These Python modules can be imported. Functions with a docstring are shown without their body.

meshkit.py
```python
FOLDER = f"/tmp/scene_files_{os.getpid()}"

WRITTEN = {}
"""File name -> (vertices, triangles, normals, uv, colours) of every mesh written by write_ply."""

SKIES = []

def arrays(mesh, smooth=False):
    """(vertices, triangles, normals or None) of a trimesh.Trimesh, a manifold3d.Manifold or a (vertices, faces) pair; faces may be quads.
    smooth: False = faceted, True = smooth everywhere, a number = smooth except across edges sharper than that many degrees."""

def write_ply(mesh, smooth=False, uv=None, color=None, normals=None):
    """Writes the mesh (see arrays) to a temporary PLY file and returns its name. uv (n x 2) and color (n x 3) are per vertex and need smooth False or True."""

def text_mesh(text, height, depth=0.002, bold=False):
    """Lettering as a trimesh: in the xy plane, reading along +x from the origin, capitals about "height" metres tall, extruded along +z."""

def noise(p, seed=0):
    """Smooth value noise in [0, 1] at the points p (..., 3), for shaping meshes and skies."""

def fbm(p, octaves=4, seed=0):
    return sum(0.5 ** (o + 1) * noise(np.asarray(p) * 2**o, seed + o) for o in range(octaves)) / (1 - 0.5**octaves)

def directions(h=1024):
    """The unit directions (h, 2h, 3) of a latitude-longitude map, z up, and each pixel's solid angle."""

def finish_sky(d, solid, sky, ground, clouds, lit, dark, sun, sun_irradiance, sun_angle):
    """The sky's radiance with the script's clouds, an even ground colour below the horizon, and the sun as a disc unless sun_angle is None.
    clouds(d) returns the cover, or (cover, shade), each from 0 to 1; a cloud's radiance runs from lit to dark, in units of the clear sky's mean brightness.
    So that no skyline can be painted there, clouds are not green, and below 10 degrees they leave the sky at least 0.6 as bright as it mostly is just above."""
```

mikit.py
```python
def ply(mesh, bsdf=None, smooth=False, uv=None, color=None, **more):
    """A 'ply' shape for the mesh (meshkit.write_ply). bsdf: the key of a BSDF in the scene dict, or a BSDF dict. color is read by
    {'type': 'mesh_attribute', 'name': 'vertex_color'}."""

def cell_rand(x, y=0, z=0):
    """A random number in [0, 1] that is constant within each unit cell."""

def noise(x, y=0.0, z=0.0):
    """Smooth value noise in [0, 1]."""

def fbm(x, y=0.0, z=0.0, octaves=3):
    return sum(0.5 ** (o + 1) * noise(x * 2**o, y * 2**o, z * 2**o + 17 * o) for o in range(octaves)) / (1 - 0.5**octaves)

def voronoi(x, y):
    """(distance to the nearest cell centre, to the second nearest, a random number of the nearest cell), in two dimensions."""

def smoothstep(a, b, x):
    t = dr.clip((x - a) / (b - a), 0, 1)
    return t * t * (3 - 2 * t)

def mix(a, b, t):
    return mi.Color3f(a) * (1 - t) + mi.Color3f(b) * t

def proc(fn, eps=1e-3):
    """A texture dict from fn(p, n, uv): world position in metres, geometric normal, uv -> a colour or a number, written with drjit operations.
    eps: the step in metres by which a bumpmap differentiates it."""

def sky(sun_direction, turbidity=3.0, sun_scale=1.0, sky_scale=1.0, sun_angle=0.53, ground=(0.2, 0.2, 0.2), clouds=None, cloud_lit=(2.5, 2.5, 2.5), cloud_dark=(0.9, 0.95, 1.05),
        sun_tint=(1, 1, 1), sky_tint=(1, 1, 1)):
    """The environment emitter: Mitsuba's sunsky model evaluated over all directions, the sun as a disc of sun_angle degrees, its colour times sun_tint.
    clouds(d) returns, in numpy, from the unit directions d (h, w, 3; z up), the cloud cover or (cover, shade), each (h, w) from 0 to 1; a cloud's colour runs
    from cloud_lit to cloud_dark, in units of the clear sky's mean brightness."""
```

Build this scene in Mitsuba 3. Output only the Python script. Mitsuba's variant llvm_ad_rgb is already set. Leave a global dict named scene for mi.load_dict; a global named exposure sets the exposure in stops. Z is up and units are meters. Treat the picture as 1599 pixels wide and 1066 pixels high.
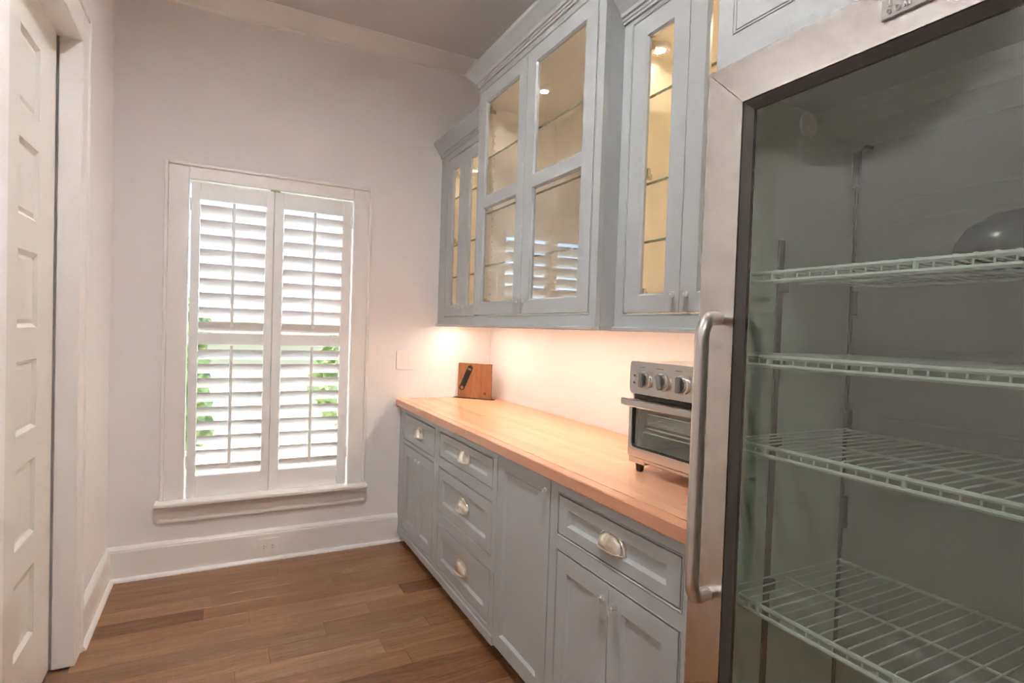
import math, random
import numpy as np, trimesh, mitsuba as mi, drjit as dr
import mikit, meshkit
from mikit import proc, noise, fbm, smoothstep, mix
from shapely.geometry import Polygon

T = mi.ScalarTransform4f
scene, labels = {'type': 'scene'}, {}

# ------------------------------------------------------------------ camera, sky, exposure
exposure = 3.45
YAW, PITCH, ROLL, ZC, FPX = 0.48027, -0.024185, -0.033706, 1.3731, 870.47
fw = np.array([math.sin(YAW) * math.cos(PITCH), math.cos(YAW) * math.cos(PITCH), math.sin(PITCH)])
rt = np.array([math.cos(YAW), -math.sin(YAW), 0.0])
dn = np.cross(fw, rt)
up = -(-math.sin(ROLL) * rt + math.cos(ROLL) * dn)
scene['camera'] = {'type': 'perspective', 'fov': 2 * math.degrees(math.atan(799.5 / FPX)), 'fov_axis': 'x', 'near_clip': 0.02,
                   'to_world': T().look_at(origin=[0, 0, ZC], target=[float(fw[0]), float(fw[1]), float(ZC + fw[2])], up=[float(a) for a in up]),
                   'principal_point_offset_x': 0.0004, 'principal_point_offset_y': -0.0032}
SKY, SUN = 1.5, 0.75
scene['sky'] = mikit.sky((-0.25, 0.55, 0.95), turbidity=3.0, sun_scale=SUN, sky_scale=SKY, ground=(0.2, 0.22, 0.15), sky_tint=(0.94, 1.0, 1.07))
DOWN = 66.0      # radiance of the recessed ceiling lamps
PUCK = 54.0      # lamps inside the glass cabinets
FILL_STRIP = 2.6      # added unseen fill strips behind the front frame of the two side cabinets
BAR = 2.8       # light bars under the wall cabinets
WARM = np.array([1.0, 0.99, 0.985])

# ------------------------------------------------------------------ materials
def pr(name, col, rough=0.5, **kw):
    scene[name] = {'type': 'twosided', 'b': {'type': 'principled', 'base_color': col if isinstance(col, dict) else {'type': 'rgb', 'value': list(col)}, 'roughness': rough, **kw}}

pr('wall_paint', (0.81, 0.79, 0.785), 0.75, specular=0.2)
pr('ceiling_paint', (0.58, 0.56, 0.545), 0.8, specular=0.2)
pr('trim_paint', (0.83, 0.805, 0.785), 0.32, specular=0.5)
pr('door_paint', (0.74, 0.715, 0.67), 0.13, specular=0.6)
pr('shutter_paint', (0.88, 0.88, 0.875), 0.35, specular=0.5)
pr('cabinet_paint', (0.378, 0.398, 0.402), 0.36, specular=0.5)
pr('cabinet_inside', (0.86, 0.79, 0.66), 0.5, specular=0.3)
pr('can_grey', (0.25, 0.25, 0.25), 0.5)
pr('subfloor', (0.22, 0.13, 0.07), 0.8)
pr('plate_white', (0.84, 0.82, 0.78), 0.3)
pr('slot_dark', (0.05, 0.045, 0.04), 0.6)
pr('steel', (0.66, 0.62, 0.585), 0.30, metallic=1.0)
pr('steel_bright', (0.76, 0.73, 0.69), 0.20, metallic=1.0)
pr('oven_steel', (0.66, 0.64, 0.61), 0.17, metallic=1.0)
pr('nickel', (0.83, 0.79, 0.70), 0.09, metallic=1.0)
pr('chrome', (0.85, 0.84, 0.82), 0.07, metallic=1.0)
pr('gasket_black', (0.045, 0.038, 0.033), 0.5)
pr('black_metal', (0.018, 0.017, 0.016), 0.4)
pr('black_plastic', (0.025, 0.024, 0.022), 0.5)
pr('fridge_liner', (0.50, 0.51, 0.475), 0.45)
pr('fridge_liner_lit_tone', (0.66, 0.70, 0.645), 0.4)  # liner colour lightened to stand in for more light on the side wall
pr('fridge_lip', (0.60, 0.62, 0.58), 0.4)
pr('fridge_wire', (0.74, 0.76, 0.72), 0.3)
pr('fridge_standard', (0.13, 0.125, 0.11), 0.5)
pr('dark_bowl', (0.035, 0.05, 0.042), 0.25)
pr('oven_liner', (0.62, 0.64, 0.60), 0.4)
pr('knob_face', (0.30, 0.29, 0.28), 0.3, metallic=0.9)
pr('print_gray', (0.20, 0.19, 0.18), 0.6)
pr('glass_edge', (0.16, 0.17, 0.10), 0.3)
pr('hinge_metal', (0.55, 0.47, 0.34), 0.3, metallic=0.9)
pr('brass_catch', (0.35, 0.30, 0.20), 0.35, metallic=0.8)
pr('emblem_dark', (0.13, 0.06, 0.025), 0.6)
pr('siding', (0.75, 0.74, 0.70), 0.7)
pr('peg_hole', (0.30, 0.24, 0.16), 0.8)
for nm, au, av in (('steel_across', .05, .088), ('steel_upright', .18, .08)):
    scene[nm] = {'type': 'twosided', 'b': {'type': 'roughconductor', 'material': 'none', 'distribution': 'beckmann', 'alpha_u': au, 'alpha_v': av, 'specular_reflectance': {'type': 'rgb', 'value': [0.66, 0.63, 0.605]}}}
scene['pane_glass'] = {'type': 'thindielectric', 'int_ior': 1.5}
scene['cabinet_glass'] = {'type': 'thindielectric', 'int_ior': 1.75}
scene['fridge_glass'] = {'type': 'thindielectric', 'int_ior': 1.65, 'specular_transmittance': {'type': 'rgb', 'value': [0.55, 0.61, 0.56]}}
scene['oven_glass'] = {'type': 'thindielectric', 'int_ior': 1.6, 'specular_transmittance': {'type': 'rgb', 'value': [0.93, 0.97, 0.93]}}
scene['shelf_glass'] = {'type': 'thindielectric', 'int_ior': 1.5}
scene['crystal'] = {'type': 'dielectric', 'int_ior': 1.6}

def wood(name, dark, light, ax, seed, freq=46.0, rough=0.3, bump=None, streak=1.0, **kw):
    """Grain along axis ax (0 = x, 1 = y, 2 = z), fixed to the board in world space."""
    def fn(p, n, uv):
        a, b, c = ((p.x, p.y, p.z), (p.y, p.x, p.z), (p.z, p.y, p.x))[ax]
        w = fbm(a * 2.6 + seed * 7.3, b * 11.0, c * 11.0 + seed, 3)
        g = fbm(a * 2.2 + seed, (b + 0.035 * w) * freq, (c + 0.03 * w) * freq, 3)
        ring = 0.5 + 0.5 * dr.sin((b + c * 0.8) * freq * 5.5 + w * 46.0 + seed * 3.0)
        fine = noise(a * 11.0 + seed * 5, b * 380.0, c * 380.0)
        pore = smoothstep(0.72, 0.9, noise(a * 26.0 + seed * 3, b * 520.0 + w * 6.0, c * 520.0))
        t = dr.clip(0.20 + 0.62 * g + streak * (0.20 * ring * smoothstep(0.40, 0.62, w) - 0.06) + 0.22 * (fine - 0.5) - 0.32 * streak * pore, 0, 1)
        return mix(dark, light, t)
    pr(name, proc(fn), rough, **kw)

FS = 1.2
FLOOR = [((0.108, 0.048, 0.019), (0.262, 0.130, 0.054)), ((0.130, 0.060, 0.025), (0.305, 0.158, 0.070)), ((0.070, 0.029, 0.011), (0.195, 0.088, 0.036)),
         ((0.112, 0.050, 0.020), (0.275, 0.137, 0.058)), ((0.145, 0.072, 0.034), (0.318, 0.172, 0.084)), ((0.105, 0.053, 0.026), (0.255, 0.136, 0.066))]
for i, (a, b) in enumerate(FLOOR):
    wood('oak_%d' % i, [FS * v for v in a], [FS * v for v in b], 0, i * 1.37 + 0.4, freq=42.0, rough=0.27, specular=0.45)
COUNTER = [((0.56, 0.272, 0.155), (0.68, 0.36, 0.215)), ((0.60, 0.31, 0.18), (0.71, 0.395, 0.24)), ((0.52, 0.24, 0.14), (0.64, 0.325, 0.195)), ((0.585, 0.285, 0.16), (0.69, 0.37, 0.225))]
for i, (a, b) in enumerate(COUNTER):
    wood('butcher_%d' % i, a, b, 1, i * 2.1 + 3.0, freq=30.0, rough=0.24, streak=0.5, specular=0.45)
wood('block_wood', (0.22, 0.085, 0.035), (0.40, 0.185, 0.085), 2, 5.5, freq=26.0, rough=0.4)

def leafy(name, a, b):
    pr(name, proc(lambda p, n, uv: mix(a, b, smoothstep(0.35, 0.65, fbm(p.x * 9, p.y * 9, p.z * 9, 3)))), 0.7)
leafy('lawn_green', (0.26, 0.30, 0.15), (0.40, 0.43, 0.24))
leafy('leaf_green', (0.16, 0.22, 0.05), (0.50, 0.55, 0.22))

# ------------------------------------------------------------------ mesh helpers
def add(key, mesh, bsdf, smooth=False, label=None, cat=None, group=None, kind=None, **more):
    k, i = key, 0
    while k in scene:
        i += 1
        k = '%s_%03d' % (key, i)
    scene[k] = mesh if isinstance(mesh, dict) else mikit.ply(mesh, bsdf, smooth=smooth, **more)
    tag(k, label, cat, group, kind)
    return k

def tag(k, label=None, cat=None, group=None, kind=None):
    d = {n: v for n, v in (('label', label), ('category', cat), ('group', group), ('kind', kind)) if v}
    if d:
        labels[k] = d

def thing(name, label, cat, group=None):
    k, i = name, 0
    while k in labels:
        i += 1
        k = '%s_%03d' % (name, i)
    tag(k, label, cat, group)
    return k

def cat_(ms):
    return trimesh.util.concatenate(ms)

_S = np.array([[a, b, c] for a in (-1, 1) for b in (-1, 1) for c in (-1, 1)], float)
_hull = trimesh.convex.convex_hull(np.vstack([_S * [1, .8, .8], _S * [.8, 1, .8], _S * [.8, .8, 1]]))
_HV, _HF = _hull.vertices.copy(), _hull.faces.copy()

def box(x0, x1, y0, y1, z0, z1, b=0.0):
    c = np.array([(x0 + x1) / 2, (y0 + y1) / 2, (z0 + z1) / 2]); h = np.array([abs(x1 - x0), abs(y1 - y0), abs(z1 - z0)]) / 2
    if b <= 0:
        m = trimesh.creation.box(extents=2 * h); m.apply_translation(c); return m
    b = min(b, 0.45 * h.min())
    v = np.sign(_HV) * (h - b * (np.abs(_HV) < 0.9))
    return trimesh.Trimesh(v + c, _HF, process=False)

def loft(loops, O, close=True, cap=False):
    """Rectangles (u0, u1, v0, v1, w) joined one to the next; O maps (u, v, w) to world."""
    v, f = [], []
    for u0, u1, v0, v1, w in loops:
        v += [O(u0, v0, w), O(u1, v0, w), O(u1, v1, w), O(u0, v1, w)]
    n = len(loops)
    for i in range(n if close else n - 1):
        a, b = 4 * i, 4 * ((i + 1) % n)
        for k in range(4):
            l = (k + 1) % 4
            f += [[a + k, a + l, b + l], [a + k, b + l, b + k]]
    if cap:
        f += [[0, 2, 1], [0, 3, 2]]
        e = 4 * (n - 1)
        f += [[e, e + 1, e + 2], [e, e + 2, e + 3]]
    m = trimesh.Trimesh(np.array(v, float), np.array(f), process=False)
    if (not close) or cap:
        pass
    if m.volume < 0:
        m.invert()
    return m

def extr(poly, h, M):
    """Polygon (u, v) extruded along w from 0 to h, then the 4x4 matrix M."""
    p = poly if isinstance(poly, Polygon) else Polygon(poly)
    m = trimesh.creation.extrude_polygon(p, h, engine='earcut')
    m.apply_transform(M)
    if m.volume < 0:
        m.invert()
    return m

def basis(u, v, w, o=(0, 0, 0)):
    M = np.eye(4); M[:3, 0], M[:3, 1], M[:3, 2], M[:3, 3] = u, v, w, o
    return M

def tube(pts, r, n=10, closed=False, rs=None):
    P = np.array(pts, float); m = len(P)
    tn = np.gradient(P, axis=0); tn /= np.linalg.norm(tn, axis=1, keepdims=True)
    a = np.array([0, 0, 1.0]) if abs(tn[0][2]) < 0.8 else np.array([1.0, 0, 0])
    rings = []
    for i in range(m):
        a = a - tn[i] * a.dot(tn[i]); a /= np.linalg.norm(a); b = np.cross(tn[i], a)
        q = np.linspace(0, 2 * np.pi, n, endpoint=False)[:, None]
        rings.append(P[i] + (rs[i] if rs is not None else r) * (np.cos(q) * a + np.sin(q) * b))
    v = np.vstack(rings + [P[:1], P[-1:]]); f = []
    for i in range(m - 1):
        for k in range(n):
            l = (k + 1) % n
            f += [[i * n + k, i * n + l, (i + 1) * n + l], [i * n + k, (i + 1) * n + l, (i + 1) * n + k]]
    for k in range(n):
        l = (k + 1) % n
        f += [[m * n, l, k], [m * n + 1, (m - 1) * n + k, (m - 1) * n + l]]
    t = trimesh.Trimesh(v, np.array(f), process=False)
    if t.volume < 0:
        t.invert()
    return t

def lathe(prof, M, n=28, flute=None):
    """(r, h) profile turned about w; M places it."""
    m = trimesh.creation.revolve(np.array(prof, float), sections=n)
    if flute:
        a = np.arctan2(m.vertices[:, 1], m.vertices[:, 0])
        k = 1 - flute[1] * (0.5 - 0.5 * np.cos(flute[0] * a))
        m.vertices[:, :2] *= k[:, None]
    m.apply_transform(M)
    if m.volume < 0:
        m.invert()
    return m

def crown(path, prof, close_ends=True):
    """Mitred moulding: path of (x, y), profile of (out, z) closed loop; 'out' is to the right of the path's direction."""
    P = np.array(path, float); n = len(P); k = len(prof); v = []
    for i in range(n):
        d0 = P[i] - P[i - 1] if i else P[1] - P[0]
        d1 = P[i + 1] - P[i] if i < n - 1 else P[-1] - P[-2]
        d0, d1 = d0 / np.linalg.norm(d0), d1 / np.linalg.norm(d1)
        n0, n1 = np.array([d0[1], -d0[0]]), np.array([d1[1], -d1[0]])
        mt = n0 + n1; mt /= mt.dot(n0)
        v += [[P[i][0] + o * mt[0], P[i][1] + o * mt[1], z] for o, z in prof]
    f = []
    for i in range(n - 1):
        for a in range(k):
            b = (a + 1) % k
            f += [[i * k + a, i * k + b, (i + 1) * k + b], [i * k + a, (i + 1) * k + b, (i + 1) * k + a]]
    tri = trimesh.creation.triangulate_polygon(Polygon(prof), engine='earcut')
    pv, pf = tri
    idx = [int(np.argmin(np.linalg.norm(np.array(prof) - q, axis=1))) for q in pv]
    for a, b, c in pf:
        f += [[idx[a], idx[b], idx[c]], [(n - 1) * k + idx[a], (n - 1) * k + idx[c], (n - 1) * k + idx[b]]]
    m = trimesh.Trimesh(np.array(v), np.array(f), process=False)
    if m.volume < 0:
        m.invert()
    return m

def rrect(x0, x1, y0, y1, r):
    return Polygon([(x0 + r, y0 + r), (x1 - r, y0 + r), (x1 - r, y1 - r), (x0 + r, y1 - r)]).buffer(r, quad_segs=6)

def disc_light(key, cx, cy, cz, r, L, label=None):
    """A thin lamp disc facing down that gives off light."""
    m = trimesh.creation.cylinder(radius=r, height=0.004, sections=24)
    m.apply_translation([cx, cy, cz])
    scene[key] = mikit.ply(m, 'plate_white', emitter={'type': 'area', 'radiance': {'type': 'rgb', 'value': [float(a) for a in L]}})
    return key

# ------------------------------------------------------------------ the room
D, XL, XR, CZ = 3.477, -0.506, 1.645, 3.125      # window wall, left wall, right wall, ceiling
XB, XC_F = 1.023, .993          # face of the base cabinets, front edge of the counter
YB = -0.9                                        # where the pantry opens to the kitchen
OW = lambda u, v, w: (u, D - w, v)               # on the window wall: x, z, out into the room
OR = lambda X: (lambda u, v, w: (X - w, u, v))   # on cabinet fronts: y, z, out into the room
OLft = lambda X: (lambda u, v, w: (X + w, u, v)) # on the left wall

WX0, WX1, WZ0, WZ1 = -0.166, 0.697, 0.405, 2.122
add('wall_window', loft([(XL - .2, XR + .2, -.1, CZ + .2, 0), (XL - .2, XR + .2, -.1, CZ + .2, -.16), (WX0 - .05, WX1 + .05, WZ0 - .02, WZ1 + .05, -.16), (WX0 - .05, WX1 + .05, WZ0 - .02, WZ1 + .05, 0)], OW), 'wall_paint', kind='structure')
# left wall with the doorway of the sliding door
DY0, DY1, DZ1 = 1.858, 2.681, 2.42
wl = [box(XL - .14, XL, DY1 + .032, D, -.1, CZ + .1), box(XL - .14, XL, YB, DY0, -.1, CZ + .1), box(XL - .14, XL, DY0, DY1, DZ1, CZ + .1), box(XL - .24, XL - .14, YB, D, -.1, CZ + .1)]
add('wall_left', cat_(wl), 'wall_paint', kind='structure')
add('wall_right', box(XR, XR + .14, YB, D, -.1, CZ + .1), 'wall_paint', kind='structure')
LAMPS = [(.18, 1.48), (.18, -.45)]
from shapely.geometry import Point, box as sbox
def slab(x0, x1, y0, y1):
    p = sbox(x0, y0, x1, y1)
    for q in LAMPS:
        p = p.difference(Point(*q).buffer(.0725, quad_segs=8))
    return extr(p, .12, basis((1, 0, 0), (0, 1, 0), (0, 0, 1), (0, 0, CZ)))
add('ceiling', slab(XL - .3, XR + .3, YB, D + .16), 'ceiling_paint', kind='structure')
# kitchen behind the camera
KX0, KX1, KY = -2.0, 2.6, -3.0
add('wall_kitchen_left', box(KX0 - .14, KX0, KY, YB, -.1, CZ + .1), 'wall_paint', kind='structure')
add('wall_kitchen_right', box(KX1, KX1 + .14, KY, YB, -.1, CZ + .1), 'wall_paint', kind='structure')
add('wall_kitchen_front', cat_([box(KX0, XL, YB - .14, YB, -.1, CZ + .1), box(XR, KX1, YB - .14, YB, -.1, CZ + .1), box(XL, XR, YB - .14, YB, 2.5, CZ + .1)]), 'wall_paint', kind='structure')
add('wall_kitchen_back', box(KX0 - .14, KX1 + .14, KY - .14, KY, -.1, CZ + .1), 'wall_paint', kind='structure')
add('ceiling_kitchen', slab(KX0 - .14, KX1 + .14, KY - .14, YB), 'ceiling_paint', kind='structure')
add('floor_kitchen', box(KX0 - .14, KX1 + .14, KY - .14, YB - .02, -.1, 0), 'oak_1', kind='structure')

# floor: oak boards running across the room, each its own board on a dark sub floor
add('floor', box(XL - .14, XR, YB - .02, D + .02, -.12, -.012), 'subfloor', kind='structure')
rng = random.Random(11)
PW = 0.118
TONE = {}
# rows from the window wall; butt joints read from the photograph where they can be seen
JOINT = {0: [0.90], 1: [0.30], 2: [0.62], 3: [-0.02, 0.55], 4: [-0.05, 0.70], 5: [0.14, 0.86], 6: [0.66], 7: [0.44], 8: [0.20, 0.88]}
TON = {0: [3, 0], 1: [0, 3], 2: [3, 1], 3: [1, 3, 0], 4: [2, 3, 0], 5: [1, 4, 2], 6: [4, 1], 7: [5, 0], 8: [1, 5, 0]}
row, y1 = 0, D - 0.02
while y1 > YB:
    y0 = max(y1 - PW, YB)
    js = JOINT.get(row) or sorted({round(rng.uniform(-.3, .4), 2), round(rng.uniform(.6, 1.2), 2)})
    xs = [XL - .138 if DY0 < y0 and y1 < DY1 else XL + .004] + js + [XR if row > 22 else 1.10]
    for i in range(len(xs) - 1):
        t = TON.get(row, [])
        tone = t[i] if i < len(t) else rng.randrange(6)
        add('floor__board', box(xs[i] + .0004, xs[i + 1] - .0004, y0 + .0005, y1 - .0005, -.012, rng.uniform(-.0004, 0), .0009), 'oak_%d' % tone)
    row += 1; y1 = y0

# baseboards with cap and shoe moulding
BBP = [(0, 0), (.020, 0), (.020, .152), (.017, .158), (.017, .163), (.010, .172), (.004, .178), (0, .178)]
SHOE = [(0, 0), (.018, 0), (.0165, .008), (.011, .0145), (.004, .018), (0, .018)]
def base(name, path):
    add(name, crown(path, BBP), 'trim_paint', kind='structure')
    q = [(o + .020, z) for o, z in SHOE]
    add(name + '__shoe', crown(path, q), 'trim_paint')
base('baseboard_window', [(XL, 2.79), (XL, D), (XB + .045, D)])
base('baseboard_left', [(XL, YB), (XL, 1.73)])

# ceiling crown
CRP = [(0, CZ - .095), (.012, CZ - .095), (.014, CZ - .082), (.030, CZ - .066), (.052, CZ - .040), (.070, CZ - .020), (.086, CZ - .012), (.092, CZ), (0, CZ)]
add('trim_1', crown([(XR, YB), (XR, D), (XL, D), (XL, YB)][::1], CRP) if False else crown([(XL, YB), (XL, D), (XR, D), (XR, YB)], CRP), 'trim_paint', smooth=35, kind='structure')

# ------------------------------------------------------------------ window: casing, stool, apron, sash, glass
C0, C1, CT = -.279, .805, 2.208
add('window_1', cat_([
    # jamb lining of the opening
    box(WX0 - .05, WX0 - .038, D - .001, D + .15, WZ0 - .02, WZ1 + .05), box(WX1 + .038, WX1 + .05, D - .001, D + .15, WZ0 - .02, WZ1 + .05), box(WX0 - .038, WX1 + .038, D - .001, D + .15, WZ1 + .038, WZ1 + .05), box(WX0 - .05, WX1 + .05, D - .001, D + .16, WZ0 - .022, WZ0 - .004)]), 'trim_paint', kind='structure')
def board(x0, x1, z0, z1, t, b=.003):
    return box(x0, x1, D - t, D - .0005, z0, z1, b)
for x0, x1 in ((C0 + .018, WX0 + .0), (WX1, C1 - .018)):
    add('window_1__casing', board(x0, x1, .402, CT - .018 if True else 0, .020), 'trim_paint')
add('window_1__head_casing', board(WX0 + .0005, WX1 - .0005, WZ1, CT - .018, .020), 'trim_paint')
for x0, x1, z0, z1 in ((C0, C0 + .018, .402, CT), (C1 - .018, C1, .402, CT), (C0 + .018, C1 - .018, CT - .018, CT)):
    add('window_1__back_band', board(x0 + .0003, x1 - .0003, z0, z1, .030, .006), 'trim_paint')
stool = extr([(0, .376), (.072, .376), (.080, .381), (.082, .388), (.080, .396), (.072, .401), (-.02, .401), (-.02, .376)], C1 + .006 - C0 + .016, basis((0, -1, 0), (0, 0, 1), (1, 0, 0), (C0 - .016, D, 0)))
add('window_1__stool', stool, 'trim_paint', smooth=40)
apr = extr([(0, .281), (.022, .281), (.024, .290), (.022, .300), (.015, .306), (.015, .368), (.024, .376), (0, .376)], C1 - C0 - .004, basis((0, -1, 0), (0, 0, 1), (1, 0, 0), (C0 + .002, D, 0)))
add('window_1__apron', apr, 'trim_paint')
for i, (z0, z1, yo) in enumerate(((.41, 1.275, .075), (1.245, 2.155, .105))):
    O = lambda u, v, w, yo=yo: (u, D + yo - w, v)
    x0, x1 = WX0 - .037, WX1 + .037
    s = .036
    add('window_1__sash', loft([(x0, x1, z0, z1, 0), (x0, x1, z0, z1, .028), (x0 + s, x1 - s, z0 + s, z1 - s, .028), (x0 + s, x1 - s, z0 + s, z1 - s, 0)], O), 'trim_paint')
    gk = 'window_1__sash__pane' if i == 0 else 'window_1__sash_001__pane'
    add(gk, loft([(x0 + s, x1 - s, z0 + s, z1 - s, .012)], O, close=False, cap=False) if False else trimesh.Trimesh([O(x0 + s, z0 + s, .014), O(x1 - s, z0 + s, .014), O(x1 - s, z1 - s, .014), O(x0 + s, z1 - s, .014)], [[0, 1, 2], [0, 2, 3]], process=False), 'pane_glass')

# plantation shutters: two hinged panels
def louver_mesh(x0, x1, zc, tilt):
    w, t = .089, .011
    prof = [(-w / 2, 0), (-w * .42, -t * .35), (-w * .2, -t * .5), (w * .2, -t * .5), (w * .42, -t * .35), (w / 2, 0), (w * .42, t * .35), (w * .2, t * .5), (-w * .2, t * .5), (-w * .42, t * .35)]
    c, s = math.cos(tilt), math.sin(tilt)
    # u = towards the room, v = up
    pr_ = [(a * c - b * s, a * s + b * c) for a, b in prof]
    return extr(pr_, x1 - x0, basis((0, -1, 0), (0, 0, 1), (1, 0, 0), (x0, D - .004, zc)))
SH0, SH1 = -.018, .012       # shutter front and back from the wall face
def shutter(label, x0, x1, lx0, lx1):
    k = thing('shutter', label, 'window shutter')
    z0, z1 = .4045, 2.112
    W = lambda a, b, c, d: box(a, b, D + SH0, D + SH1, c, d, .0025)
    add(k + '__stile', W(x0, lx0, z0, z1), 'shutter_paint'); add(k + '__stile', W(lx1, x1, z0, z1), 'shutter_paint')
    add(k + '__rail', W(lx0, lx1, 2.0215, z1), 'shutter_paint'); add(k + '__rail', W(lx0, lx1, 1.239, 1.302), 'shutter_paint'); add(k + '__rail', W(lx0, lx1, z0, .521), 'shutter_paint')
    tilt = math.radians(41)
    for tz in (1.9615, 1.1845):
        for i in range(9):
            add(k + '__louver', louver_mesh(lx0 + .0015, lx1 - .0015, tz - .0783 * i, tilt), 'shutter_paint', smooth=40)
    xm = (lx0 + lx1) / 2
    add(k + '__tilt_rod', box(xm - .0075, xm + .0075, D - .060, D - .049, 1.335, 2.012, .003), 'shutter_paint')
    add(k + '__tilt_rod', box(xm - .0075, xm + .0075, D - .060, D - .049, .560, 1.236, .003), 'shutter_paint')
    side = x0 if x0 < 0 else x1
    for hz in (1.99, .60):
        add(k + '__hinge', box(side - .006, side + .006, D - .024, D - .014, hz - .035, hz + .035, .002), 'shutter_paint')
    return k
shutter('white louvered shutter panel on the left half of the window', -.156, .2535, -.113, .212)
shutter('white louvered shutter panel on the right half of the window, nearer the counter', .2555, .688, .305, .633)
add('shutter_001__astragal', box(.246, .263, D + SH1 + .0005, D + SH1 + .008, .4045, 2.112, .002), 'shutter_paint')
add('shutter_catch', box(.235, .285, D - .018, D + .01, 2.1125, 2.1215, .002), 'brass_catch', label='small dark metal catch at the top where the two shutter panels meet', cat='catch')

# ------------------------------------------------------------------ doorway on the left: jamb, head, casing, sliding panelled door
add('trim_2', cat_([box(XL - .055, XL + .019, DY1, DY1 + .02, 0, DZ1 + .02, .002), box(XL - .055, XL + .019, DY0 - .02, DY0, 0, DZ1 + .02, .002), box(XL - .055, XL + .019, DY0, DY1, DZ1, DZ1 + .02, .002)]), 'trim_paint', kind='structure')
add('trim_3', cat_([box(XL, XL + .020, DY1 + .004, DY1 + .092, 0, DZ1 + .110, .003), box(XL, XL + .020, DY0 - .115, DY0 - .004, 0, DZ1 + .110, .003), box(XL, XL + .020, DY0 - .004, DY1 + .004, DZ1 + .004, DZ1 + .110, .003)]), 'trim_paint', kind='structure')
add('trim_3__back_band', cat_([box(XL, XL + .028, DY1 + .092, DY1 + .108, 0, DZ1 + .126, .005), box(XL, XL + .028, DY0 - .115, DY1 + .092, DZ1 + .110, DZ1 + .126, .005)]), 'trim_paint')
XD = XL - .059                      # face of the sliding door
OD = OLft(XD)
add('door_1', box(XD - .036, XD - .013, DY0 - .1, DY1 - .016, .012, DZ1 + .03), 'door_paint', kind='structure')
rows = [(.262, .512), (.620, .880), (.985, 1.222), (1.328, 1.578), (1.685, 1.925), (2.03, 2.27)]
cols = [(1.93, 2.140), (2.250, 2.462)]
zs = [.012] + [z for r in rows for z in r] + [DZ1 + .03]
ys_ = [DY0 - .1, cols[0][0], cols[0][1], cols[1][0], cols[1][1], DY1 - .016]
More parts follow.
